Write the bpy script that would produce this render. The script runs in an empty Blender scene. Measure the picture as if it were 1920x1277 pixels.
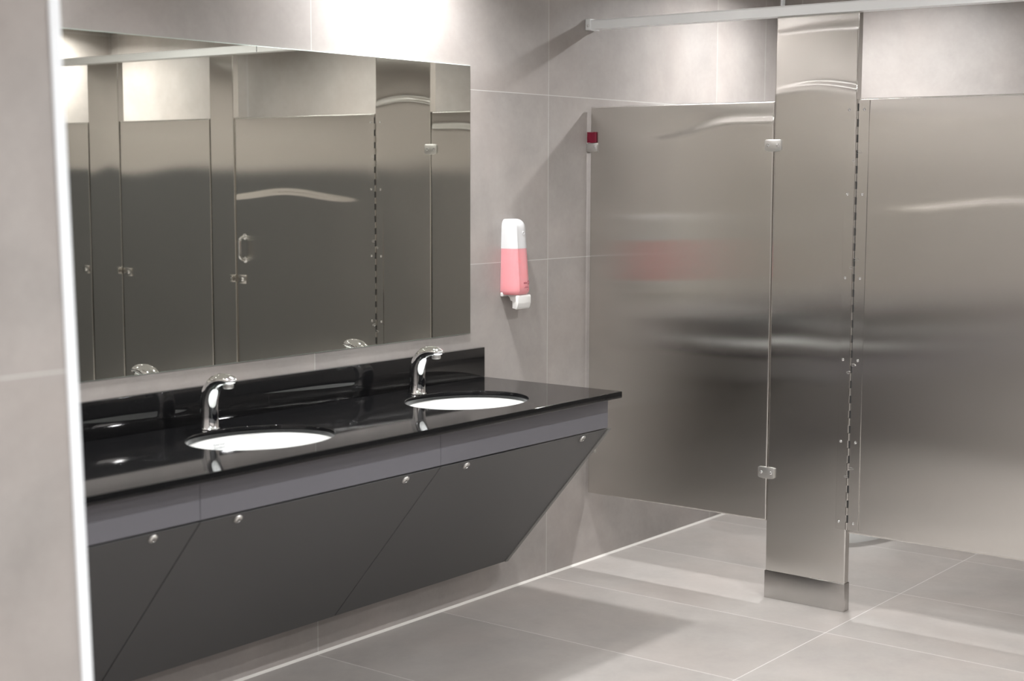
import bpy, bmesh, math, random
from mathutils import Vector, Matrix
random.seed(4)
S = bpy.context.scene
COL = S.collection
PI = math.pi

# ------------------------------------------------------------------ helpers
def link(o):
    COL.objects.link(o); return o

def thing(name, loc, label, cat, group=None, rz=0.0):
    o = bpy.data.objects.new(name, None); link(o)
    o.empty_display_size = 0.05
    o.location = loc; o.rotation_euler = (0, 0, rz)
    o['label'] = label; o['category'] = cat
    if group: o['group'] = group
    return o

def tag(o, label, cat, group=None):
    o['label'] = label; o['category'] = cat
    if group: o['group'] = group
    return o

def finish(name, bm, mats, parent=None, loc=(0, 0, 0), smooth=None, label=None):
    """link a bmesh as ONE mesh object (coordinates are local to the parent / loc)"""
    bmesh.ops.recalc_face_normals(bm, faces=bm.faces[:])
    me = bpy.data.meshes.new(name)
    if smooth is not None:
        for f in bm.faces: f.smooth = True
        for e in bm.edges:
            if len(e.link_faces) == 2:
                e.smooth = e.calc_face_angle(0) < math.radians(smooth)
    bm.to_mesh(me); bm.free()
    if not isinstance(mats, (list, tuple)): mats = [mats]
    for m in mats: me.materials.append(m)
    o = bpy.data.objects.new(name, me); link(o)
    o.location = loc
    if parent: o.parent = parent
    if label: o['label'] = label
    return o

def struct(name, bm, mats, smooth=None):
    o = finish(name, bm, mats, None, smooth=smooth); o['kind'] = 'structure'; return o

def box(bm, x0, x1, y0, y1, z0, z1, bev=0.0, seg=2, mi=0):
    b = bmesh.new()
    bmesh.ops.create_cube(b, size=1.0)
    for v in b.verts:
        v.co = Vector((x0 + (v.co.x + .5) * (x1 - x0), y0 + (v.co.y + .5) * (y1 - y0), z0 + (v.co.z + .5) * (z1 - z0)))
    if bev > 0:
        bmesh.ops.bevel(b, geom=b.edges[:], offset=bev, segments=seg, affect='EDGES', profile=.5, clamp_overlap=True)
    merge(bm, b, mi)

def merge(bm, b, mi=0, mtx=None):
    vm = {}
    for v in b.verts: vm[v] = bm.verts.new(mtx @ v.co if mtx else v.co)
    for f in b.faces:
        try:
            nf = bm.faces.new([vm[v] for v in f.verts]); nf.material_index = mi if mi else f.material_index
        except ValueError: pass
    b.free()

def loft(bm, rings, cap0=True, cap1=True, mi=0, closed=True):
    R = [[bm.verts.new(p) for p in r] for r in rings]
    n = len(R[0])
    for a, b in zip(R[:-1], R[1:]):
        for i in range(n if closed else n - 1):
            f = bm.faces.new((a[i], a[(i + 1) % n], b[(i + 1) % n], b[i])); f.material_index = mi
    if cap0: f = bm.faces.new(R[0][::-1]); f.material_index = mi
    if cap1: f = bm.faces.new(R[-1]); f.material_index = mi
    return R

def lathe(bm, prof, axis='z', c=(0, 0, 0), n=24, mi=0, cap0=True, cap1=True, sx=1.0, sy=1.0):
    rings = []
    for r, h in prof:
        ring = []
        for i in range(n):
            a = 2 * PI * i / n
            u, v = r * math.cos(a) * sx, r * math.sin(a) * sy
            if axis == 'z': p = (c[0] + u, c[1] + v, c[2] + h)
            elif axis == 'x': p = (c[0] + h, c[1] + u, c[2] + v)
            else: p = (c[0] + u, c[1] + h, c[2] + v)
            ring.append(p)
        rings.append(ring)
    return loft(bm, rings, cap0, cap1, mi)

def tube(bm, pts, r, n=10, mi=0):
    """constant or per-point radius tube along pts"""
    P = [Vector(p) for p in pts]
    rings = []
    for i, p in enumerate(P):
        t = (P[min(i + 1, len(P) - 1)] - P[max(i - 1, 0)]).normalized()
        up = Vector((0, 0, 1)) if abs(t.z) < .9 else Vector((1, 0, 0))
        a = t.cross(up).normalized(); b = t.cross(a).normalized()
        rr = r[i] if isinstance(r, (list, tuple)) else r
        rings.append([p + a * rr * math.cos(2 * PI * k / n) + b * rr * math.sin(2 * PI * k / n) for k in range(n)])
    loft(bm, rings, mi=mi)

def prism(bm, poly, axis, a, b, bev=0.0, mi=0):
    """extrude polygon; axis x: poly=(y,z); axis y: poly=(x,z); axis z: poly=(x,y)"""
    t = bmesh.new()
    def pt(p, h):
        return {'x': (h, p[0], p[1]), 'y': (p[0], h, p[1]), 'z': (p[0], p[1], h)}[axis]
    loft(t, [[pt(p, a) for p in poly], [pt(p, b) for p in poly]])
    bmesh.ops.recalc_face_normals(t, faces=t.faces[:])
    if bev > 0:
        bmesh.ops.bevel(t, geom=t.edges[:], offset=bev, segments=2, affect='EDGES', profile=.5, clamp_overlap=True)
    merge(bm, t, mi)

NB = bmesh.new

# ------------------------------------------------------------------ materials
class NT:
    def __init__(s, name):
        s.m = bpy.data.materials.new(name); s.m.use_nodes = True
        s.t = s.m.node_tree; s.b = s.t.nodes['Principled BSDF']
    def n(s, typ, **kw):
        nd = s.t.nodes.new(typ)
        for k, v in kw.items(): setattr(nd, k, v)
        return nd
    def l(s, a, b): s.t.links.new(a, b)
    def math(s, op, a, b=None, clamp=False):
        nd = s.n('ShaderNodeMath', operation=op, use_clamp=clamp)
        for i, v in enumerate((a, b)):
            if v is None: continue
            if isinstance(v, (int, float)): nd.inputs[i].default_value = v
            else: s.l(v, nd.inputs[i])
        return nd.outputs[0]
    def mix(s, fac, a, b, blend='MIX'):
        nd = s.n('ShaderNodeMix', data_type='RGBA', blend_type=blend)
        for i, v in ((0, fac), (6, a), (7, b)):
            if isinstance(v, (int, float)): nd.inputs[i].default_value = v
            elif isinstance(v, tuple): nd.inputs[i].default_value = (*v, 1) if len(v) == 3 else v
            else: s.l(v, nd.inputs[i])
        return nd.outputs[2]
    def ramp(s, fac, stops):
        nd = s.n('ShaderNodeValToRGB'); s.l(fac, nd.inputs[0])
        el = nd.color_ramp.elements
        while len(el) < len(stops): el.new(.5)
        for e, (p, c) in zip(el, stops): e.position = p; e.color = (c, c, c, 1) if isinstance(c, float) else (*c, 1)
        return nd.outputs[0]
    def noise(s, vec, scale, detail=4, rough=.6, dist=0.0):
        nd = s.n('ShaderNodeTexNoise'); nd.inputs['Scale'].default_value = scale
        nd.inputs['Detail'].default_value = detail; nd.inputs['Roughness'].default_value = rough
        nd.inputs['Distortion'].default_value = dist
        s.l(vec, nd.inputs['Vector']); return nd.outputs['Fac']
    def mapping(s, vec, scale):
        nd = s.n('ShaderNodeMapping'); nd.inputs['Scale'].default_value = scale; s.l(vec, nd.inputs['Vector']); return nd.outputs[0]

def P(name, col, rough=.5, metal=0.0, **kw):
    m = NT(name); b = m.b
    b.inputs['Base Color'].default_value = (*col, 1); b.inputs['Roughness'].default_value = rough; b.inputs['Metallic'].default_value = metal
    for k, v in kw.items(): b.inputs[k].default_value = v
    return m.m

def tile(name, axes, base, dark, grout, rough=.5, extra=None, gw=.0026):
    """porcelain concrete-look tile; axes = [(component, offset, period), ...]"""
    m = NT(name)
    geo = m.n('ShaderNodeNewGeometry'); pos = geo.outputs['Position']
    sep = m.n('ShaderNodeSeparateXYZ'); m.l(pos, sep.inputs[0])
    mask = None; ids = []
    for ax, off, per in axes:
        c = sep.outputs[ax]
        q = m.math('DIVIDE', m.math('SUBTRACT', c, off), per)
        ids.append(m.math('FLOOR', q))
        f = m.math('ABSOLUTE', m.math('SUBTRACT', m.math('FRACT', q), .5))
        g = m.math('GREATER_THAN', f, .5 - gw / (2 * per))
        mask = g if mask is None else m.math('MAXIMUM', mask, g)
    if extra:
        for ax, off in extra:
            g = m.math('LESS_THAN', m.math('ABSOLUTE', m.math('SUBTRACT', sep.outputs[ax], off)), gw / 2)
            mask = m.math('MAXIMUM', mask, g)
    cid = m.n('ShaderNodeCombineXYZ')
    for i, q in enumerate(ids[:3]): m.l(q, cid.inputs[i])
    wn = m.n('ShaderNodeTexWhiteNoise', noise_dimensions='3D'); m.l(cid.outputs[0], wn.inputs['Vector'])
    # every tile shows another piece of the mottling
    sc = m.n('ShaderNodeVectorMath', operation='SCALE'); m.l(wn.outputs['Color'], sc.inputs[0]); sc.inputs['Scale'].default_value = 7.0
    ad = m.n('ShaderNodeVectorMath', operation='ADD'); m.l(pos, ad.inputs[0]); m.l(sc.outputs[0], ad.inputs[1])
    v = ad.outputs[0]
    n1 = m.noise(v, 1.7, 6, .62, .6); n2 = m.noise(v, 6.0, 6, .65, .3); n3 = m.noise(v, 55, 3, .6)
    mixn = m.math('ADD', m.math('ADD', m.math('MULTIPLY', n1, .62), m.math('MULTIPLY', n2, .28)), m.math('MULTIPLY', n3, .1))
    mixn = m.math('ADD', mixn, m.math('MULTIPLY', m.math('SUBTRACT', wn.outputs['Value'], .5), .05))
    body = m.mix(m.ramp(mixn, [(.36, 0.0), (.64, 1.0)]), dark, base)
    # faint warm / cool clouds
    n4 = m.noise(v, 3.1, 3, .5)
    body = m.mix(m.math('MULTIPLY', m.ramp(n4, [(.42, 0.0), (.66, 1.0)]), .22), body, (base[0] * 1.06, base[1] * .97, base[2] * .93))
    col = m.mix(mask, body, grout)
    m.l(col, m.b.inputs['Base Color'])
    m.b.inputs['Roughness'].default_value = rough
    bp = m.n('ShaderNodeBump'); bp.inputs['Strength'].default_value = .15; bp.inputs['Distance'].default_value = .002
    h = m.math('SUBTRACT', m.math('MULTIPLY', n3, .3), mask)
    m.l(h, bp.inputs['Height']); m.l(bp.outputs[0], m.b.inputs['Normal'])
    return m.m

def steel(name, col=(.71, .695, .67), rough=.195, aniso=-.77):
    """brushed stainless; scratches run vertically, so highlights smear sideways (aniso > 0: the other way)"""
    m = NT(name)
    tc = m.n('ShaderNodeTexCoord').outputs['Object']
    g = m.n('ShaderNodeBsdfAnisotropic', distribution='BECKMANN')
    g.inputs['Color'].default_value = (*col, 1)
    g.inputs['Anisotropy'].default_value = aniso
    m.l(m.math('ADD', rough - .01, m.math('MULTIPLY', m.noise(tc, 1.3, 2, .5), .02)), g.inputs['Roughness'])
    t = m.n('ShaderNodeTangent', direction_type='RADIAL', axis='Z'); m.l(t.outputs[0], g.inputs['Tangent'])
    m.l(g.outputs[0], m.t.nodes['Material Output'].inputs[0])
    m.t.nodes.remove(m.b)
    return m.m

WALL_B, WALL_D, GROUT = (.378, .352, .335), (.270, .250, .237), (.50, .49, .475)
M = {}
M['wall_w'] = tile('wall tile', [(0, -.249, 1.22), (2, 1.2074, .604)], WALL_B, WALL_D, GROUT, .42, extra=[(0, 1.40)])
M['wall_e'] = tile('stall wall tile', [(1, -1.16, 1.22), (2, 1.2074, .604)], WALL_B, WALL_D, GROUT, .42, extra=[(1, -.103)])
M['wall_s'] = tile('room wall tile', [(0, -.9, 1.22), (1, -.9, 1.22), (2, 1.2074, .604)], WALL_B, WALL_D, GROUT, .42)
M['wall_l'] = tile('corner wall tile', [(0, -3.55, 1.22), (2, 1.2074, .604)], WALL_B, WALL_D, GROUT, .42)
M['floor'] = tile('floor tile', [(0, -.259, .609), (1, -1.169, 1.22)], (.372, .349, .332), (.282, .263, .249), (.62, .61, .59), .40)
M['ceil'] = P('ceiling paint', (.72, .72, .70), .9)
M['grout'] = P('silicone joint', (.58, .56, .53), .6)
M['alu'] = P('white anodised trim', (.86, .89, .92), .38, 0.1)
M['rail'] = P('satin aluminium', (.90, .92, .93), .4, .15)
M['steel'] = steel('brushed stainless')
M['steel_h'] = steel('brushed stainless shoe', col=(.55, .54, .525), rough=.22, aniso=.62)
M['steel_e'] = P('stainless edge', (.58, .565, .54), .22, 1.0)
M['bracket'] = P('satin zinc bracket', (.62, .61, .59), .34, .9)
M['chrome'] = P('polished chrome', (.86, .87, .88), .035, 1.0)
M['dark'] = P('dark gap', (.02, .02, .02), .7)
M['sensor'] = P('black sensor glass', (.004, .004, .005), .05)
M['red'] = P('dark red plastic', (.14, .003, .018), .32)
M['lam'] = P('grey laminate', (.122, .120, .135), .42)
M['lam_d'] = P('charcoal laminate', (.074, .075, .076), .45)
M['lam_e'] = P('laminate edge', (.19, .187, .178), .45)
M['ceramic'] = P('white vitreous china', (.76, .77, .76), .08)
M['logo'] = P('grey glaze print', (.30, .31, .33), .3)
M['white_pl'] = P('white plastic', (.80, .79, .77), .35)
M['white_trim'] = P('white painted trim', (.8, .8, .8), .5)
M['ink'] = P('printed red text', (.38, .09, .12), .5)

def granite():
    m = NT('black quartz')
    tc = m.n('ShaderNodeTexCoord').outputs['Object']
    a = m.noise(tc, 420, 2, .6)
    sp = m.ramp(a, [(.62, 0.0), (.76, 1.0)])
    m.l(m.mix(sp, (.006, .006, .0065), (.03, .03, .032)), m.b.inputs['Base Color'])
    m.b.inputs['Roughness'].default_value = .045
    m.b.inputs['IOR'].default_value = 1.5
    return m.m
M['granite'] = granite()

def mirror_mat():
    m = NT('mirror silvering')
    m.b.inputs['Base Color'].default_value = (.80, .80, .735, 1); m.b.inputs['Metallic'].default_value = 1; m.b.inputs['Roughness'].default_value = 0.0
    return m.m
M['mirror'] = mirror_mat()
M['mirror_e'] = P('glass edge', (.55, .66, .60), .1)

def milky(name, col, rad, sss):
    m = NT(name)
    m.b.inputs['Base Color'].default_value = (*col, 1); m.b.inputs['Roughness'].default_value = .28
    m.b.inputs['Subsurface Weight'].default_value = sss; m.b.inputs['Subsurface Radius'].default_value = rad; m.b.inputs['Subsurface Scale'].default_value = 1.0
    return m.m
M['bottle'] = milky('milky bottle plastic', (.70, .70, .71), (.006, .006, .006), .5)
M['soap'] = milky('pink soap in milky plastic', (.84, .34, .37), (.030, .006, .006), .55)

def emis(name, col, strength):
    m = NT(name)
    m.b.inputs['Base Color'].default_value = (.8, .8, .8, 1)
    m.b.inputs['Emission Color'].default_value = (*col, 1); m.b.inputs['Emission Strength'].default_value = strength
    return m.m

# ------------------------------------------------------------------ dimensions (metres)
CEIL = 2.46
XE, XWEST, YS = 1.55, -6.6, -4.90          # stall back wall, far left wall, wall opposite the mirror
STUB_X, STUB_Y = -3.335, -1.35
ZT, ZB = 1.778, .283                        # stall panel top / bottom
RAIL0, RAIL1 = 2.068, 2.103

# ------------------------------------------------------------------ room shell
bm = NB(); box(bm, STUB_X - .3, XE + .1, 0, .12, 0, CEIL); struct('wall_back', bm, M['wall_w'])
bm = NB(); box(bm, XE, XE + .12, YS, 0, 0, CEIL); struct('wall_right', bm, M['wall_e'])
bm = NB(); box(bm, XWEST, XE + .12, YS - .12, YS, 0, CEIL); struct('wall_front', bm, M['wall_s'])
bm = NB(); box(bm, XWEST - .12, XWEST, YS, STUB_Y, 0, CEIL); struct('wall_far_left', bm, M['wall_s'])
bm = NB(); box(bm, XWEST - .12, XE + .12, YS - .12, .12, -.1, 0); struct('floor', bm, M['floor'])
bm = NB(); box(bm, XWEST - .12, XE + .12, YS - .12, .12, CEIL, CEIL + .08); struct('ceiling', bm, M['ceil'])
# the nose of the wall on the left: its free end leans a hair, as in the photograph
def stub_x(z): return -3.313 - .0245 * z
bm = NB()
loft(bm, [[(XWEST, STUB_Y, z), (stub_x(z), STUB_Y, z), (stub_x(z), 0, z), (XWEST, 0, z)] for z in (0, CEIL)])
struct('wall_left', bm, M['wall_l'])
bm = NB()   # metal corner profile along that free end
t = .016
loft(bm, [[(stub_x(z) - t, STUB_Y - .0035, z), (stub_x(z) + .003, STUB_Y - .0035, z), (stub_x(z) + .0035, STUB_Y + t, z), (stub_x(z) - .002, STUB_Y + t, z),
           (stub_x(z) - .002, STUB_Y + .001, z), (stub_x(z) - t, STUB_Y + .001, z)] for z in (0, CEIL - .002)])
struct('trim_1', bm, M['alu'])
bm = NB(); prism(bm, [(XE - .014, 0), (XE, 0), (XE, -.014), (XE - .006, -.010), (XE - .010, -.006)], 'z', 0, CEIL - .002); struct('trim_2', bm, M['alu'])
bm = NB(); prism(bm, [(0, 0), (-.007, 0), (0, .007)], 'x', STUB_X, XE); struct('trim_3', bm, M['grout'])   # silicone bead at the foot of the tiled wall
bm = NB(); prism(bm, [(XE, 0), (XE - .006, 0), (XE, .006)], 'y', YS, 0); struct('trim_4', bm, M['grout'])

bm = NB(); box(bm, XWEST, XE - .001, YS, YS + .012, 0, 1.55, .002, 1); struct('trim_added_dado', bm, M['lam_d'])   # unseen dado facing the mirror, added to darken the steel doors' lower reflections
# ------------------------------------------------------------------ lamps in the ceiling
LENS = emis('lamp lens', (1.0, 1.0, 1.0), 70)
def downlight(x, y, label, group, watt, spread=120):
    """recessed fitting: ring, softly glowing lens and the reflector's beam"""
    t = thing('recessed_downlight', (x, y, CEIL), label, 'ceiling light', group)
    b = NB(); lathe(b, [(.056, -.002), (.060, -.010), (.082, -.008), (.088, 0), (.056, 0)], n=40, cap0=False, cap1=False)
    finish('trim_ring', b, M['white_trim'], t, smooth=40)
    b = NB(); lathe(b, [(.0001, -.0055), (.055, -.005), (.0555, -.0015), (.0001, -.0015)], n=32, cap0=False, cap1=False)
    finish('lens', b, LENS, t)
    L = bpy.data.lights.new('beam', 'AREA'); L.shape = 'DISK'; L.size = .11; L.energy = watt; L.spread = math.radians(spread); L.color = (1.0, 1.0, 1.0)
    o = bpy.data.objects.new('beam', L); link(o); o.parent = t; o.location = (0, 0, -.007)
    return t
downlight(-1.12, -.27, 'round white ceiling downlight above the right basin, close to the mirror wall', 'downlights at the vanity', 10.5, 132)
downlight(-2.95, -.42, 'added round white ceiling downlight at the end of the counter, brightening the left wall', 'downlights at the vanity', 9, 135)  # added lamp: lights the return wall so the steel reflects it brighter
downlight(.88, -.58, 'round white ceiling downlight inside the first stall, above its toilet', 'downlights inside the stalls', 14, 150)
downlight(.90, -2.55, 'round white ceiling downlight inside the middle stall', 'downlights inside the stalls', 11, 150)
downlight(.95, -4.68, 'round white ceiling downlight in the last stall, against the back wall', 'downlights inside the stalls', 20, 160)
for x, w in ((-.95, 'over the aisle just before the stall doors'), (-2.4, 'over the middle of the aisle'), (-4.2, 'over the aisle by the end of the left wall'), (-5.7, 'added over the entrance end of the aisle to brighten the far wall')):  # the entrance one is added, brightening the far left wall reflected in steel
    downlight(x, -2.15 if x > -4 else -2.7, 'round white ceiling downlight ' + w, 'downlights over the aisle', 12.5 if x > -4 else (18 if x > -5 else 26), 155)
for x, w in ((-1.9, 'nearer the stalls'), (-3.9, 'nearer the entrance')):
    downlight(x, -4.3, 'round white ceiling downlight added to brighten the wall that faces the mirror, ' + w, 'added downlights by the wall facing the mirror', 17, 150)  # unseen wall washers, added so the upper wall reflects brighter in the doors

# ------------------------------------------------------------------ steel sheets
def sstep(t):
    t = min(max(t, 0), 1); return t * t * (3 - 2 * t)
def wavy(ph, amp=.00035):
    rnd = random.Random(ph)
    k = [(rnd.uniform(.7, 1.6), rnd.uniform(2.0, 3.6), rnd.uniform(0, 6.28), rnd.uniform(0, 6.28)) for _ in range(3)]
    def f(y, z, W, H):
        u = y / W; s = 0
        for a, b, p, q in k:
            s += math.sin(2 * PI * u * a * .6 + p) * math.sin(2 * PI * z / 1.5 * b * .55 + q)
        d = s * amp
        # sheet edges are dressed back: it pillows towards its borders
        for e, L, h in ((y, .05, .0009), (W - y, .05, .0009), (H - z, .07, .0020), (z, .06, .0010)):
            d -= h * math.exp(-max(e, 0) / L)
        return d
    return f

def sheet(name, y0, y1, z0, z1, thk, mat, parent, origin, ph, ny=20, nz=44, amp=.00035, creases=()):
    """hollow sheet panel; y0 > y1 (from the wall outwards); the face looks to -X.  local to origin"""
    W, H = y0 - y1, z1 - z0
    f = wavy(ph, amp)
    def inset_grid(n, L):
        g = [0, .0012, .006, .016]
        core = [L * i / n for i in range(1, n)]
        core = [c for c in core if .02 < c < L - .02]
        return g + core + [L - .016, L - .006, L - .0012, L]
    ys, zs = inset_grid(ny, W), inset_grid(nz, H)
    b = NB()
    G = []
    for y in ys:
        row = []
        for z in zs:
            d = f(y, z, W, H)
            for slope, sg, zfn, afn in creases:          # shallow pressed creases in the thin sheet
                q = (zfn(y0 - y) - (z0 + z)) / sg
                stp = 1 / (1 + math.exp(-max(min(q, 40), -40)))
                d += 4 * sg * slope * afn(y0 - y) * stp * math.exp(-max(q, 0) * sg / .35)
            if y in (0, W) or z in (0, H): xo = .0008
            else: xo = 0
            row.append(b.verts.new((-d * 1.0 + xo - origin[0], y0 - y - origin[1], z0 + z - origin[2])))
        G.append(row)
    for i in range(len(ys) - 1):
        for j in range(len(zs) - 1):
            b.faces.new((G[i][j], G[i + 1][j], G[i + 1][j + 1], G[i][j + 1]))
    # border loop -> back face
    loop = [G[i][0] for i in range(len(ys))] + [G[-1][j] for j in range(1, len(zs))] + [G[i][-1] for i in range(len(ys) - 2, -1, -1)] + [G[0][j] for j in range(len(zs) - 2, 0, -1)]
    back = [b.verts.new((thk - origin[0], v.co.y, v.co.z)) for v in loop]
    n = len(loop)
    for i in range(n): b.faces.new((loop[i], back[i], back[(i + 1) % n], loop[(i + 1) % n]))
    b.faces.new(back)
    return finish(name, b, mat, parent, smooth=50)

def screw(parent, x, y, z, r=.0052, mat=None, name='screw'):
    b = NB()
    lathe(b, [(r, 0), (r, -.0012), (r * .8, -.0027), (r * .42, -.0034), (r * .40, -.0018), (.0001, -.0016)], 'x', (x, y, z), n=14, cap1=False)
    return finish(name, b, mat or M['chrome'], parent, smooth=40)

def link_bracket(parent, y, z, name='bracket', w=.066, h=.040):
    """flat U bracket that ties panel and pilaster, bowed outline, with two screws"""
    b = NB()
    prof = []
    for s in (1, -1):
        pts = [(-.5, .40), (-.42, .5), (-.15, .5), (.15, .5), (.42, .5), (.5, .40)]
        pts = pts if s == 1 else [(q[0], -q[1] * (1.0 if abs(q[0]) > .3 else 1.12)) for q in pts[::-1]]
        prof += [(y + q[0] * w, z + q[1] * h) for q in pts]
    prism(b, prof, 'x', -.006, .0005, bev=.0014)
    o = finish(name, b, M['bracket'], parent, smooth=30)
    for s in (-1, 1): screw(o, -.0055, y + s * w * .29, z, .0058)
    return o

# ---- panel beside the wall
t = thing('partition_panel', (0, -.40, ZB), 'narrow brushed steel stall panel beside the tiled wall, behind the end of the black counter', 'stall panel')
O = (0, -.40, ZB)
sheet('panel_sheet', -.017, -.7980, ZB, ZT, .025, M['steel'], t, O, 11, nz=420, creases=[(.10, .006, lambda y: 1.655 + .062 * sstep((-y - .32) / .32), lambda y: sstep((-y - .12) / .25))])
link_bracket(t, -.7985 - O[1], 1.625 - O[2])
link_bracket(t, -.7985 - O[1], .459 - O[2])
def wall_clip(z):
    b = NB(); box(b, -.004, .001, -.049 - O[1], -.001 - O[1], z - .017 - O[2], z + .016 - O[2], .0015)
    box(b, -.004, .030, -.004 - O[1], -.0005 - O[1], z - .017 - O[2], z + .016 - O[2], .001)
    o = finish('wall_bracket', b, M['bracket'], t, smooth=30); screw(o, -.004, -.040 - O[1], z - O[2], .0055); return o
wall_clip(1.625); wall_clip(.462)
# red sleeve above the wall bracket
rt = NB()
sec = [(-.0046, -.0035), (-.0075, -.010), (-.0078, -.022), (-.0065, -.030), (-.0085, -.038), (-.0060, -.0455), (-.0012, -.0465), (-.0012, -.0035)]
loft(rt, [[(x, y, 1.6425 + (-.0012 if i in (2, 3) else 0)) for i, (x, y) in enumerate(sec)],
          [(x * (1.04), y, 1.661) for x, y in sec],
          [(x, y, 1.6825 - (.0022 if i in (2, 3) else 0)) for i, (x, y) in enumerate(sec)]])
tag(finish('plastic_sleeve', rt, M['red'], None, smooth=45), 'small dark red plastic sleeve above the upper wall bracket of the narrow stall panel', 'plastic sleeve')

# ---- pilasters
def pilaster(y0, y1, label, ph, creases=()):
    org = (0, (y0 + y1) / 2, 0)
    t = thing('stall_pilaster', org, label, 'stall post', 'floor to rail pilasters of the stalls')
    sheet('pilaster_sheet', y0, y1, .004, RAIL0 - .0005, .032, M['steel'], t, org, ph, ny=10, nz=480 if creases else 56, amp=.0004, creases=creases)
    b = NB(); box(b, -.003, .036, y1 - .003 - org[1], y0 + .003 - org[1], 0, .101, .0018)
    finish('shoe', b, M['steel_h'], t, smooth=30, label='shiny steel shoe around the foot')
    return t, org
PIL1 = (-.802, -1.110)
p1, o1 = pilaster(*PIL1, 'wide steel pilaster between the narrow panel and the first stall door', 21,
                  [(.11, .006, lambda y: 1.808 + .028 * math.cos((y + .95) / .16 * 1.3), lambda y: 1.0), (.05, .006, lambda y: 2.015 + .012 * sstep((-y - .8) / .2), lambda y: 1.0)])
PIL2 = (-2.0045, -2.165)
p2, o2 = pilaster(*PIL2, 'slim steel pilaster between the first and second stall doors, seen in the mirror', 22)
PIL3 = (-2.842, -3.083)
p3, o3 = pilaster(*PIL3, 'steel pilaster past the second stall door, at the left of the mirror reflection', 23)
PIL4 = (-3.760, -3.960)
p4, o4 = pilaster(*PIL4, 'steel pilaster beyond the third stall door, farthest from the mirror', 24)

# ---- doors
def hinge_leaf(parent, y0, y1, org, zs, ysc):
    b = NB(); box(b, -.0016, .001, y1 - org[1], y0 - org[1], ZB + .012 - org[2], ZT - .006 - org[2], .0004, 1)
    o = finish('hinge_leaf', b, M['steel'], parent)
    for z in zs: screw(o, -.0016, ysc - org[1], z - org[2], .0050)
    return o
HZ = (1.741, 1.456, 1.171, .889, .604, .320)

def door(y0, y1, label, ph, hinge=False, latch_side=None, handle=True, creases=()):
    org = (0, (y0 + y1) / 2, ZB)
    t = thing('stall_door', org, label, 'stall door', 'steel doors of the stalls')
    sheet('door_sheet', y0, y1, ZB, ZT, .025, M['steel'], t, org, ph, ny=22, nz=420 if creases else 46, amp=.0005, creases=creases)
    if hinge:
        hinge_leaf(t, y0 + .0015, y0 - .037, org, HZ, y0 - .019)
        b = NB()
        z = ZB + .012; k = 0
        while z < ZT - .02:                      # barrel: light knuckles alternate with dark slots
            zz = z - org[2]
            lathe(b, [(.0040, zz), (.0040, zz + .0255)], 'z', (-.0022, y0 + .0055 - org[1], 0), n=10)
            box(b, -.0014, .004, y0 + .0005 - org[1], y0 + .0035 - org[1], zz + .0005, zz + .020, mi=1)
            lathe(b, [(.0030, zz + .0262), (.0030, zz + .0518)], 'z', (-.0010, y0 + .0030 - org[1], 0), n=10, mi=1)
            z += .0524; k += 1
        finish('hinge_barrel', b, [M['steel_e'], M['dark']], t, smooth=60)
        for zc, s in ((1.598, 1), (1.570, -1), (1.235, 1), (1.207, -1), (.873, 1), (.846, -1), (.512, 1), (.484, -1)):
            b = NB(); ya = y0 + .003 - org[1]; zz = zc - org[2]
            tube(b, [(-.003, ya, zz + .0035), (-.0042, ya - s * .013, zz + .0035), (-.0042, ya - s * .0165, zz), (-.0042, ya - s * .013, zz - .0035), (-.003, ya, zz - .0035)], .0009, 6)
            finish('spring_clip', b, M['chrome'], t, smooth=60)
    if latch_side is not None:
        yl = latch_side - org[1]
        b = NB(); box(b, -.0035, .001, yl - .024, yl + .024, 1.014 - org[2], 1.054 - org[2], .0012)
        o = finish('latch_plate', b, M['steel'], t, smooth=30)
        b = NB(); lathe(b, [(.009, 0), (.009, -.004), (.007, -.0055), (.0001, -.0058)], 'x', (-.003, yl, 1.034 - org[2]), n=20, cap1=False)
        finish('turn_slot', b, M['chrome'], o, smooth=40)
    if handle:
        yh = handle - org[1]
        b = NB(); pts = []
        for i in range(9):
            a = PI / 2 * i / 8
            pts.append((-.002 - .032 * math.sin(a), yh, 1.232 - .022 * (1 - math.cos(a)) - org[2]))
        pts2 = [(x, y, 2 * (1.1785 - org[2]) - z) for x, y, z in pts[::-1]]
        tube(b, pts + pts2, .0075, 10)
        finish('pull_handle', b, M['chrome'], t, smooth=60)
        for z in (1.232, 1.125):
            bb = NB(); lathe(bb, [(.014, .0005), (.014, -.003), (.010, -.005)], 'x', (0, yh, z - org[2]), n=18); finish('handle_rose', bb, M['chrome'], t, smooth=40)
    return t
d1 = door(-1.1195, -1.9930, 'wide steel stall door hung on the long screwed hinge at the right of the photo', 31, True, -1.955, -1.938,
          [(.125, .0055, lambda y: 1.405 + .036 * math.exp(-((y + 1.66) / .26) ** 2), lambda y: sstep((-y - 1.16) / .22))])
d2 = door(-2.172, -2.836, 'steel stall door between the slim pilaster and the left one, seen only in the mirror', 32, False, -2.787, False)
d3 = door(-3.090, -3.754, 'steel stall door at the far left edge of the mirror reflection', 33, False, -3.13, False)
hinge_leaf(p1, PIL1[1] + .038, PIL1[1] + .0008, o1, HZ, PIL1[1] + .026)

def keeper(pt, org, y, z, s):
    b = NB(); box(b, -.0045, .001, y - .018 - org[1], y + .018 - org[1], z - .017, z + .017, .0012)
    box(b, -.020, -.0042, y + s * .012 - .003 - org[1], y + s * .012 + .003 - org[1], z - .013, z + .013, .001)
    o = finish('latch_keeper', b, M['steel'], pt, smooth=30); screw(o, -.0045, y - s * .006 - org[1], z - org[2], .0055)
keeper(p2, o2, PIL2[0] - .019, 1.036, 1)
keeper(p3, o3, PIL3[0] - .019, 1.039, 1)

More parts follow.
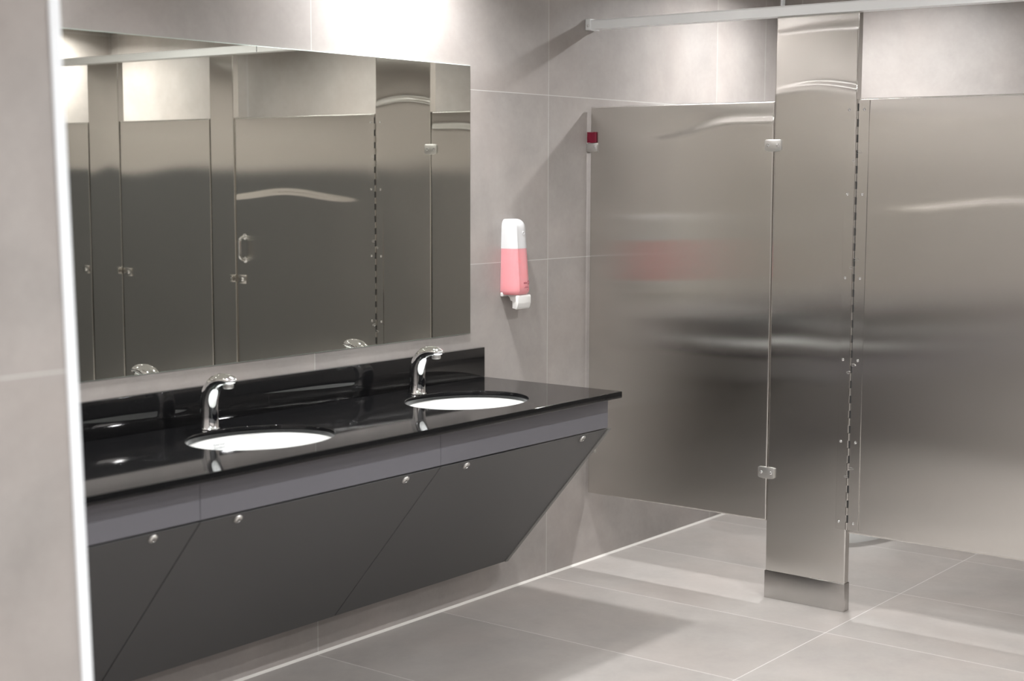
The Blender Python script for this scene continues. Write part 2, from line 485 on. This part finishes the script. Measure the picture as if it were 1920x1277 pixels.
t = thing('partition_panel', (0, -4.43, ZB), 'brushed steel end panel of the stall row, by the wall opposite the mirror', 'stall panel')
sheet('panel_sheet', -3.966, -4.880, ZB, ZT, .025, M['steel'], t, (0, -4.43, ZB), 41)

# ---- dividers between the stalls (edge-on behind the pilasters)
for y, w in ((-2.085, 'first and second'), (-2.965, 'second and third'), (-3.86, 'third and last')):
    t = thing('stall_divider', (.8, y, ZB), 'steel divider between the %s stalls, behind its pilaster' % w, 'stall panel')
    b = NB(); box(b, .040 - .8, XE - .012 - .8, -.0125, .0125, 0, ZT - ZB, .002)
    finish('divider_sheet', b, M['steel_e'], t, smooth=30)
    for z in (.18, 1.34):
        for xa, xb in ((.041, .070), (XE - .040, XE - .001)):
            b = NB(); box(b, xa - .8, xb - .8, .0126, .0150, z - .02, z + .02, .0008); finish('bracket', b, M['bracket'], t)

# ---- head rail over the stalls
t = thing('head_rail', (0, -2.4, RAIL0), 'pale satin aluminium head rail across the tops of the steel stall posts', 'rail')
b = NB()
prism(b, [(-.014, 0), (.040, 0), (.040, .006), (.036, .035), (-.0105, .035), (-.014, .030)], 'y', YS + .002 + 2.4, -.012 + 2.4)
finish('rail_profile', b, M['rail'], t)
b = NB(); box(b, -.019, .044, -.024 + 2.4, -.001 + 2.4, -.003, .0385, .002)
wb = finish('wall_bracket', b, M['rail'], t, smooth=30)
screw(wb, -.019, -.014 + 2.4, .012, .0052)
b = NB(); box(b, -.0155, .041, -1.826 + 2.4 - .0006, -1.826 + 2.4 + .0006, .001, .0345); finish('rail_joint', b, M['dark'], t)

# ------------------------------------------------------------------ vanity
CX0, CX1, CD, CZ, CT = -3.325, -.649, -.604, .8075, .022
BAS = ((-2.0, 'left'), (-1.118, 'right'))
BY, BA, BB = -.327, .219, .180

def counter():
    t = thing('countertop', ((CX0 + CX1) / 2, 0, CZ), 'polished black counter slab with two oval basin cut-outs', 'countertop')
    ox = (CX0 + CX1) / 2
    b = NB()
    def loops(inset, grow, z):
        out = []
        x0, x1, y0, y1 = CX0 - ox, CX1 - ox - inset, CD + inset, -.0008
        out.append([(x0, y0, z), (x1, y0, z), (x1, y1, z), (x0, y1, z)])
        for bx, _ in BAS:
            n = 64
            out.append([(bx - ox + (BA + grow) * math.cos(2 * PI * i / n), BY + (BB + grow) * math.sin(2 * PI * i / n), z) for i in range(n)])
        return out
    levels = [loops(.0018, .002, 0), loops(.0004, .0006, -.0008), loops(0, 0, -.0025), loops(0, 0, -CT + .0015), loops(.0015, .0015, -CT)]
    V = [[[b.verts.new(p) for p in lp] for lp in lv] for lv in levels]
    for a, c in zip(V[:-1], V[1:]):
        for la, lc in zip(a, c):
            n = len(la)
            for i in range(n): b.faces.new((la[i], la[(i + 1) % n], lc[(i + 1) % n], lc[i]))
    for lv in (V[0], V[-1]):
        es = []
        for lp in lv:
            for i in range(len(lp)):
                e = b.edges.get((lp[i], lp[(i + 1) % len(lp)]))
                es.append(e)
        bmesh.ops.triangle_fill(b, use_beauty=True, use_dissolve=False, edges=es)
    finish('slab', b, M['granite'], t, smooth=20)
    b = NB(); box(b, CX0 - ox, CX1 - ox, -.021, -.0008, .0003, .1055, .0018)
    finish('backsplash', b, M['granite'], t, smooth=25)
    return t
counter()

def sink(x, w):
    t = thing('sink_basin', (x, BY, CZ - CT), 'white oval undermount basin under the %s tap' % w, 'sink', 'basins set in the black counter')
    prof = [(1.10, -.0004), (1.012, -.0004), (.995, -.004), (.985, -.020), (.955, -.055), (.89, -.092), (.74, -.122), (.50, -.140), (.22, -.150), (.11, -.153), (.11, -.162),
            (.30, -.160), (.60, -.150), (.86, -.125), (.98, -.095), (1.04, -.055), (1.10, -.018)]
    b = NB()
    rings = []
    for r, h in prof: rings.append([(BA * r * math.cos(2 * PI * i / 64), BB * r * math.sin(2 * PI * i / 64), h) for i in range(64)])
    rings.append(rings[0])
    R = [[b.verts.new(p) for p in r] for r in rings[:-1]]; R.append(R[0])
    for a, c in zip(R[:-1], R[1:]):
        for i in range(64): b.faces.new((a[i], a[(i + 1) % 64], c[(i + 1) % 64], c[i]))
    finish('bowl', b, M['ceramic'], t, smooth=50)
    b = NB(); lathe(b, [(.027, -.150), (.024, -.1475), (.016, -.150), (.0001, -.1505), (.0001, -.163), (.020, -.163)], n=24, cap0=False, cap1=False)
    finish('drain', b, M['chrome'], t, smooth=40)
    return t
sinks = [sink(x, w) for x, w in BAS]
def logo(parent, p, nrm, lines, size):
    """faint two-line maker's mark fired onto the bowl"""
    n = Vector(nrm).normalized(); up = (Vector((0, 0, 1)) - n * n.z).normalized(); rt = up.cross(n)
    c = bpy.data.curves.new('maker_mark', 'FONT'); c.body = lines; c.size = size; c.align_x = 'CENTER'; c.shear = .3; c.space_line = .82; c.extrude = .0001
    c.materials.append(M['logo'])
    o = bpy.data.objects.new('maker_mark', c); link(o); o.parent = parent
    m = Matrix((rt, up, n)).transposed().to_4x4(); m.translation = Vector(p)
    bpy.context.view_layer.update()
    me = bpy.data.meshes.new_from_object(o.evaluated_get(bpy.context.evaluated_depsgraph_get()))
    bpy.data.objects.remove(o); me.name = 'maker_mark'
    if not me.materials: me.materials.append(M['logo'])
    o = bpy.data.objects.new('maker_mark', me); link(o); o.parent = parent; o.matrix_local = m
    o['label'] = 'faint grey script mark'
    return o
logo(sinks[0], (.0015, .1752, -.0222), (0, -.985, .152), 'American\nStandard', .0115)

def faucet(x, w):
    t = thing('faucet', (x, -.115, CZ + .0004), 'curved chrome sensor tap behind the %s basin' % w, 'tap', 'sensor taps on the counter')
    b = NB()
    # centre line in (y, z), half width across x, half thickness in the bend plane
    st = [(0, 0, .0290, .0290), (0, .003, .0290, .0290), (0, .006, .0272, .0272), (0, .035, .0266, .0268), (-.0005, .064, .0260, .0264), (-.003, .086, .0258, .0260), (-.010, .106, .0256, .0252),
          (-.021, .122, .0256, .0240), (-.036, .134, .0258, .0222), (-.053, .1410, .0262, .0200), (-.070, .1438, .0258, .0174), (-.086, .1440, .0236, .0146), (-.098, .1430, .0190, .0110), (-.1055, .1415, .0115, .0066), (-.1080, .1405, .0040, .0022)]
    rings = []
    for i, (y, z, hw, ht) in enumerate(st):
        y2, z2 = st[min(i + 1, len(st) - 1)][:2]; y1, z1 = st[max(i - 1, 0)][:2]
        ty, tz = y2 - y1, z2 - z1; L = math.hypot(ty, tz); ty, tz = ty / L, tz / L
        ny, nz = -tz, ty                      # points to the inner (front/under) side
        ring = []
        for k in range(28):
            a = 2 * PI * k / 28
            ring.append((hw * math.cos(a), y + ny * ht * math.sin(a), z + nz * ht * math.sin(a)))
        rings.append(ring)
    loft(b, rings)
    body = finish('spout_body', b, M['chrome'], t, smooth=45)
    b = NB(); lathe(b, [(.0300, 0), (.0308, .0015), (.0300, .004), (.0270, .005)], n=32); finish('base_ring', b, M['chrome'], t, smooth=40)
    b = NB(); lathe(b, [(.0125, -.0015), (.0145, .0005), (.0150, .008), (.0120, .012)], n=20, c=(0, -.082, .1225)); finish('aerator', b, M['bracket'], t, smooth=40, label='pale round nozzle under the tip')
    # sensor eye on the front, low down
    b = NB()
    for rr, d, mi in ((1.0, 0, 0), ):
        ring0 = []; ring1 = []; ring2 = []
        for k in range(24):
            a = 2 * PI * k / 24
            px, pz = .0095 * math.cos(a), .0165 * math.sin(a)
            yy = -math.sqrt(max((.0267) ** 2 - px ** 2, 0))
            ring0.append((px, yy + .001, .040 + pz)); ring1.append((px * .95, yy - .0012, .040 + pz * .97)); ring2.append((px * .8, -math.sqrt((.0267) ** 2 - (px * .8) ** 2) - .0008, .040 + pz * .86))
        loft(b, [ring0, ring1, ring2], cap0=False)
    finish('sensor_window', b, M['sensor'], t, smooth=50, label='black oval sensor eye')
    return t
for x, w in BAS: faucet(x, w)

# aprons (vertical strip) and slanted access panels below the slab
FX = (CX0, -2.4125, -1.5145, -.6565)
FY, FZ0, FZ1 = -.554, .682, CZ - CT - .0005
words = ('next to the left wall', 'under the left basin', 'under the right basin')
for i in range(3):
    a, c = FX[i] + (.0006 if i else 0), FX[i + 1] - .0006
    b = NB(); box(b, a - (a + c) / 2, c - (a + c) / 2, 0, .018, 0, FZ1 - FZ0, .0008, 1)
    tag(finish('vanity_apron', b, M['lam'], None, loc=((a + c) / 2, FY, FZ0)), 'lighter grey strip just below the black counter edge, ' + words[i], 'vanity apron', 'apron strips below the counter')
TOPS, BOTS = (FY, .6775), (-.118, .155)
sd = Vector((0, BOTS[0] - TOPS[0], BOTS[1] - TOPS[1])); SL = sd.length; sd.normalize()
nrm = Vector((0, sd.z, -sd.y))          # outward (front / down)
if nrm.y > 0: nrm = -nrm
KN = ((-3.16, -2.548), (-2.281, -1.654), (-1.384, -.786))
for i in range(3):
    a, c = FX[i] + (.0016 if i else 0), FX[i + 1] - (.0016 if i < 2 else .003)
    mx = (a + c) / 2
    t = thing('access_panel', (mx, TOPS[0], TOPS[1]), 'slanted charcoal panel under the counter, ' + words[i], 'vanity panel', 'slanted panels under the counter')
    b = NB()
    def q(x, s, d): 
        v = sd * s + nrm * d; return (x, v.y, v.z)
    w2 = (c - a) / 2; so = .018 * abs(nrm.z / sd.z)
    tmp = NB()
    loft(tmp, [[q(-w2, 0, 0), q(w2, 0, 0), q(w2, SL, 0), q(-w2, SL, 0)], [q(-w2, so, -.018), q(w2, so, -.018), q(w2, SL, -.018), q(-w2, SL, -.018)]])
    bmesh.ops.recalc_face_normals(tmp, faces=tmp.faces[:])
    bmesh.ops.bevel(tmp, geom=tmp.edges[:], offset=.0008, segments=1, affect='EDGES')
    merge(b, tmp)
    finish('panel_board', b, M['lam_d'], t)
    for kx in KN[i]:
        b = NB()
        rings = []
        e1, e2 = Vector((1, 0, 0)), sd
        c0 = sd * .021
        for r, h in ((.0125, -.0005), (.0130, .0015), (.0115, .0042), (.0070, .0062), (.0066, .0045), (.0001, .0042)):
            rings.append([tuple(c0 + Vector((kx - mx, 0, 0)) + e1 * r * math.cos(2 * PI * k / 24) + e2 * r * math.sin(2 * PI * k / 24) + nrm * h) for k in range(24)])
        loft(b, rings, cap1=False)
        o = finish('lock_button', b, M['bracket'], t, smooth=45, label='round silver lock button')
        b = NB()
        cc = c0 + Vector((kx - mx, 0, 0))
        pts = [cc + e1 * u + e2 * v + nrm * .0058 for u, v in ((-.0012, -.006), (.0012, -.006), (.0012, .006), (-.0012, .006))]
        pts2 = [p - nrm * .003 for p in pts]
        loft(b, [[tuple(p) for p in pts2], [tuple(p) for p in pts]])
        finish('lock_slot', b, M['dark'], o)
# slanted batten that carries the free edge of the last panel; the end of the vanity is open
b = NB(); ex = -.6575
def qq(s_, d): 
    v = Vector((0, *TOPS)) + sd * s_ + nrm * d; return (v.y, v.z)
prism(b, [qq(-.004, .003), qq(SL, .003), qq(SL - .012, -.032), qq(.03, -.032)], 'x', 0, .017, .0008)
tag(finish('edge_batten', b, M['lam_e'], None, loc=(ex, 0, 0)), 'thin pale grey slanted strip along the free right edge of the vanity panels', 'edge strip')

# ------------------------------------------------------------------ mirror
MX0, MX1, MZ0, MZ1 = -3.25, -.7108, .966, 1.893
b = NB(); box(b, MX0, MX1, -.006, -.0006, MZ0, MZ1, .0012, 1)
for f in b.faces: f.material_index = 1 if abs(f.calc_center_median().y + .006) > 1e-5 else 0
mo = tag(finish('vanity_mirror', b, [M['mirror'], M['mirror_e']], None), 'large frameless mirror on the tiled wall above the black counter', 'mirror')

# ------------------------------------------------------------------ soap dispenser
def dispenser():
    X, Z = -.486, 1.040
    t = thing('soap_dispenser', (X, 0, Z), 'white wall soap dispenser half full of pink soap, between mirror and stalls', 'soap dispenser')
    unit = [(-.5, -.0), (-.5, -.30), (-.49, -.60), (-.455, -.80), (-.375, -.955), (-.30, -1.02), (-.24, -.995), (-.05, -1.005), (.18, -.985), (.36, -.90), (.46, -.72), (.495, -.45), (.5, -.2), (.5, 0)]
    def ring(z, w, d, dx=0):
        return [(u * w + dx, min(v * d, -.0008), z) for u, v in unit]
    # body heights above the nozzle foot
    def wd(h):
        k = min(max((h - .052) / .268, 0), 1)
        return .102 - .016 * k, .074 - .020 * k
    LEV = .217
    zs_low = [.052, .054, .058, .066, .09, .12, .15, .18, LEV]
    zs_up = [LEV, .24, .27] + [.287 + .035 * math.sin(PI / 2 * i / 10) for i in range(11)]
    def shrink(h):
        if h > .287:
            q = min((h - .287) / .0351, 1); e = 1 - math.sqrt(max(1 - q ** 2.4, 0)); return 1 - .42 * e, 1 - .55 * e
        if h < .066: return 1 - .10 * ((.066 - h) / .014) ** 2, 1 - .12 * ((.066 - h) / .014) ** 2
        return 1, 1
    def rings(zs):
        out = []
        for h in zs:
            w, d = wd(h); s, s2 = shrink(h); out.append(ring(h, w * s, d * s2))
        return out
    b = NB(); loft(b, rings(zs_up)); finish('cartridge', b, M['bottle'], t, smooth=35, label='milky white upper half')
    b = NB(); loft(b, rings(zs_low)); lo = finish('pink_soap', b, M['soap'], t, smooth=35, label='pink soap filled lower half')
    # faint print, low on the right front: a word, a ring and three short lines
    def mark(x0, z0, x1, z1):
        bb = NB()
        def fy(x): 
            w, d = wd(z0); u = x / w
            ks = unit[5:11]
            for (ua, va), (ub, vb) in zip(ks[:-1], ks[1:]):
                if ua <= u <= ub: return (va + (vb - va) * (u - ua) / (ub - ua)) * d - .0005
            return -d
        n = 6
        A = [(x0 + (x1 - x0) * i / n) for i in range(n + 1)]
        loft(bb, [[(x, fy(x), z0) for x in A] + [(x, fy(x) - .0002, z0) for x in A[::-1]], [(x, fy(x), z1) for x in A] + [(x, fy(x) - .0002, z1) for x in A[::-1]]])
        return bb
    pr = NB()
    for x0, z0, x1, z1 in ((-.004, .0905, .0000, .0965), (.0012, .0905, .0050, .0955), (.0062, .0905, .0078, .0985), (.0090, .0905, .0128, .0955), (.0140, .0905, .0154, .0965),
                           (.004, .0800, .026, .0815), (-.001, .0755, .030, .0773), (.014, .0685, .022, .0697)):
        merge(pr, mark(x0, z0, x1, z1))
    rr = []
    w, d = wd(.095)
    for rad, off in ((.0062, .0), (.0062, .0002), (.0040, .0002), (.0040, .0)):
        rr.append([(.026 + rad * math.cos(2 * PI * k / 20), -d * .955 - .0016 - off, .0945 + rad * 1.15 * math.sin(2 * PI * k / 20)) for k in range(20)])
    loft(pr, rr + [rr[0]], False, False)
    finish('printed_text', pr, M['ink'], lo, label='faint red print')
    # embossed ring near the top
    e = NB(); rr = []
    for rad, off in ((.0070, -.0008), (.0066, .0010), (.0050, .0010), (.0046, -.0008)):
        rr.append([(.010 + rad * math.cos(2 * PI * k / 20), -.0585 - off, .272 + rad * math.sin(2 * PI * k / 20)) for k in range(20)])
    loft(e, rr, False, False); finish('embossed_ring', e, M['bottle'], t, smooth=40)
    # back plate, neck and push nozzle
    b = NB(); box(b, -.043, .043, -.007, -.0006, .05, .29, .002); box(b, -.050, .046, -.012, -.0008, .045, .060, .002); finish('back_plate', b, M['white_pl'], t, smooth=30)
    b = NB(); prism(b, [(-.016, .055), (-.019, .047), (-.027, .041), (-.031, .031), (-.040, .028), (-.040, .003), (-.060, .000), (-.060, .055)], 'x', -.030, .032, .0015)
    finish('pump', b, M['white_pl'], t, smooth=30)
    b = NB()
    sec = [(-.058, .0505), (-.070, .0505), (-.0715, .045), (-.0715, .022), (-.068, .008), (-.064, .001), (-.058, -.001)]
    prism(b, sec, 'x', -.036, .040, .003)
    finish('push_lever', b, M['white_pl'], t, smooth=35)
dispenser()

# ------------------------------------------------------------------ toilet in the first stall
def toilet():
    Y = -.58
    t = thing('toilet', (1.18, Y, 0), 'white toilet inside the first stall, its foot showing under the wide door', 'toilet')
    def oval(cx, a0, a1, bw, z, n=36):
        out = []
        for i in range(n):
            th = 2 * PI * i / n; c, s = math.cos(th), math.sin(th)
            out.append((cx + (a1 if c > 0 else a0) * c, bw * s, z))
        return out
    b = NB()
    loft(b, [oval(-.02, .270, .33, .172, .0), oval(-.02, .270, .33, .172, .03), oval(-.02, .255, .33, .160, .06), oval(-.02, .235, .33, .145, .16), oval(-.04, .25, .35, .160, .26),
             oval(-.06, .29, .37, .182, .34), oval(-.06, .30, .37, .188, .385), oval(-.06, .285, .35, .172, .39), oval(-.06, .22, .17, .12, .37), oval(-.06, .17, .12, .09, .25)])
    finish('bowl', b, M['ceramic'], t, smooth=50)
    b = NB()
    R = [oval(-.06, .305, .26, .192, .392), oval(-.06, .305, .26, .192, .408), oval(-.06, .29, .25, .178, .413), oval(-.06, .20, .17, .115, .408), oval(-.06, .20, .17, .115, .392)]
    loft(b, R + [R[0]], False, False); finish('seat', b, M['white_pl'], t, smooth=50)
    b = NB(); lathe(b, [(.0, 0), (.019, 0), (.019, .40), (.032, .41), (.034, .50), (.024, .515), (.0001, .52)], c=(.31, 0, .385), n=20, cap0=False, cap1=False)
    finish('flush_valve', b, M['chrome'], t, smooth=40)
    b = NB(); tube(b, [(.31, 0, .80), (.365, 0, .80)], .016, 12); finish('supply_pipe', b, M['chrome'], t, smooth=50)
toilet()

# ------------------------------------------------------------------ camera
F, YAW, PITCH, ROLL = 2850.91, 37.7815, -6.192, .1538
cam = bpy.data.cameras.new('camera'); co = bpy.data.objects.new('camera', cam); link(co)
cam.sensor_width = 36; cam.lens = F / 1920 * 36; cam.clip_start = .05
y, p, r = map(math.radians, (YAW, PITCH, ROLL))
fw = Vector((math.cos(p) * math.cos(y), math.cos(p) * math.sin(y), math.sin(p)))
rt = Vector((math.sin(y), -math.cos(y), 0)); up = rt.cross(fw)
rt2 = rt * math.cos(r) + up * math.sin(r); up2 = up * math.cos(r) - rt * math.sin(r)
m = Matrix((rt2, up2, -fw)).transposed().to_4x4(); m.translation = Vector((-4.8138, -3.3708, 1.5167))
co.matrix_world = m
cam.dof.use_dof = True; cam.dof.focus_distance = 5.3; cam.dof.aperture_fstop = 2.8
S.camera = co

# ------------------------------------------------------------------ world and view
w = bpy.data.worlds.new('world'); S.world = w; w.use_nodes = True
w.node_tree.nodes['Background'].inputs[0].default_value = (.5, .5, .5, 1); w.node_tree.nodes['Background'].inputs[1].default_value = .0
vs = S.view_settings
vs.view_transform = 'Standard'; vs.look = 'None'; vs.gamma = 1.0; vs.use_curve_mapping = False
vs.exposure = 0.95
S.cycles.max_bounces = 10; S.cycles.diffuse_bounces = 5; S.cycles.glossy_bounces = 6
S.cycles.sample_clamp_indirect = 8.0; S.cycles.sample_clamp_direct = 0.0
S.cycles.use_denoising = True
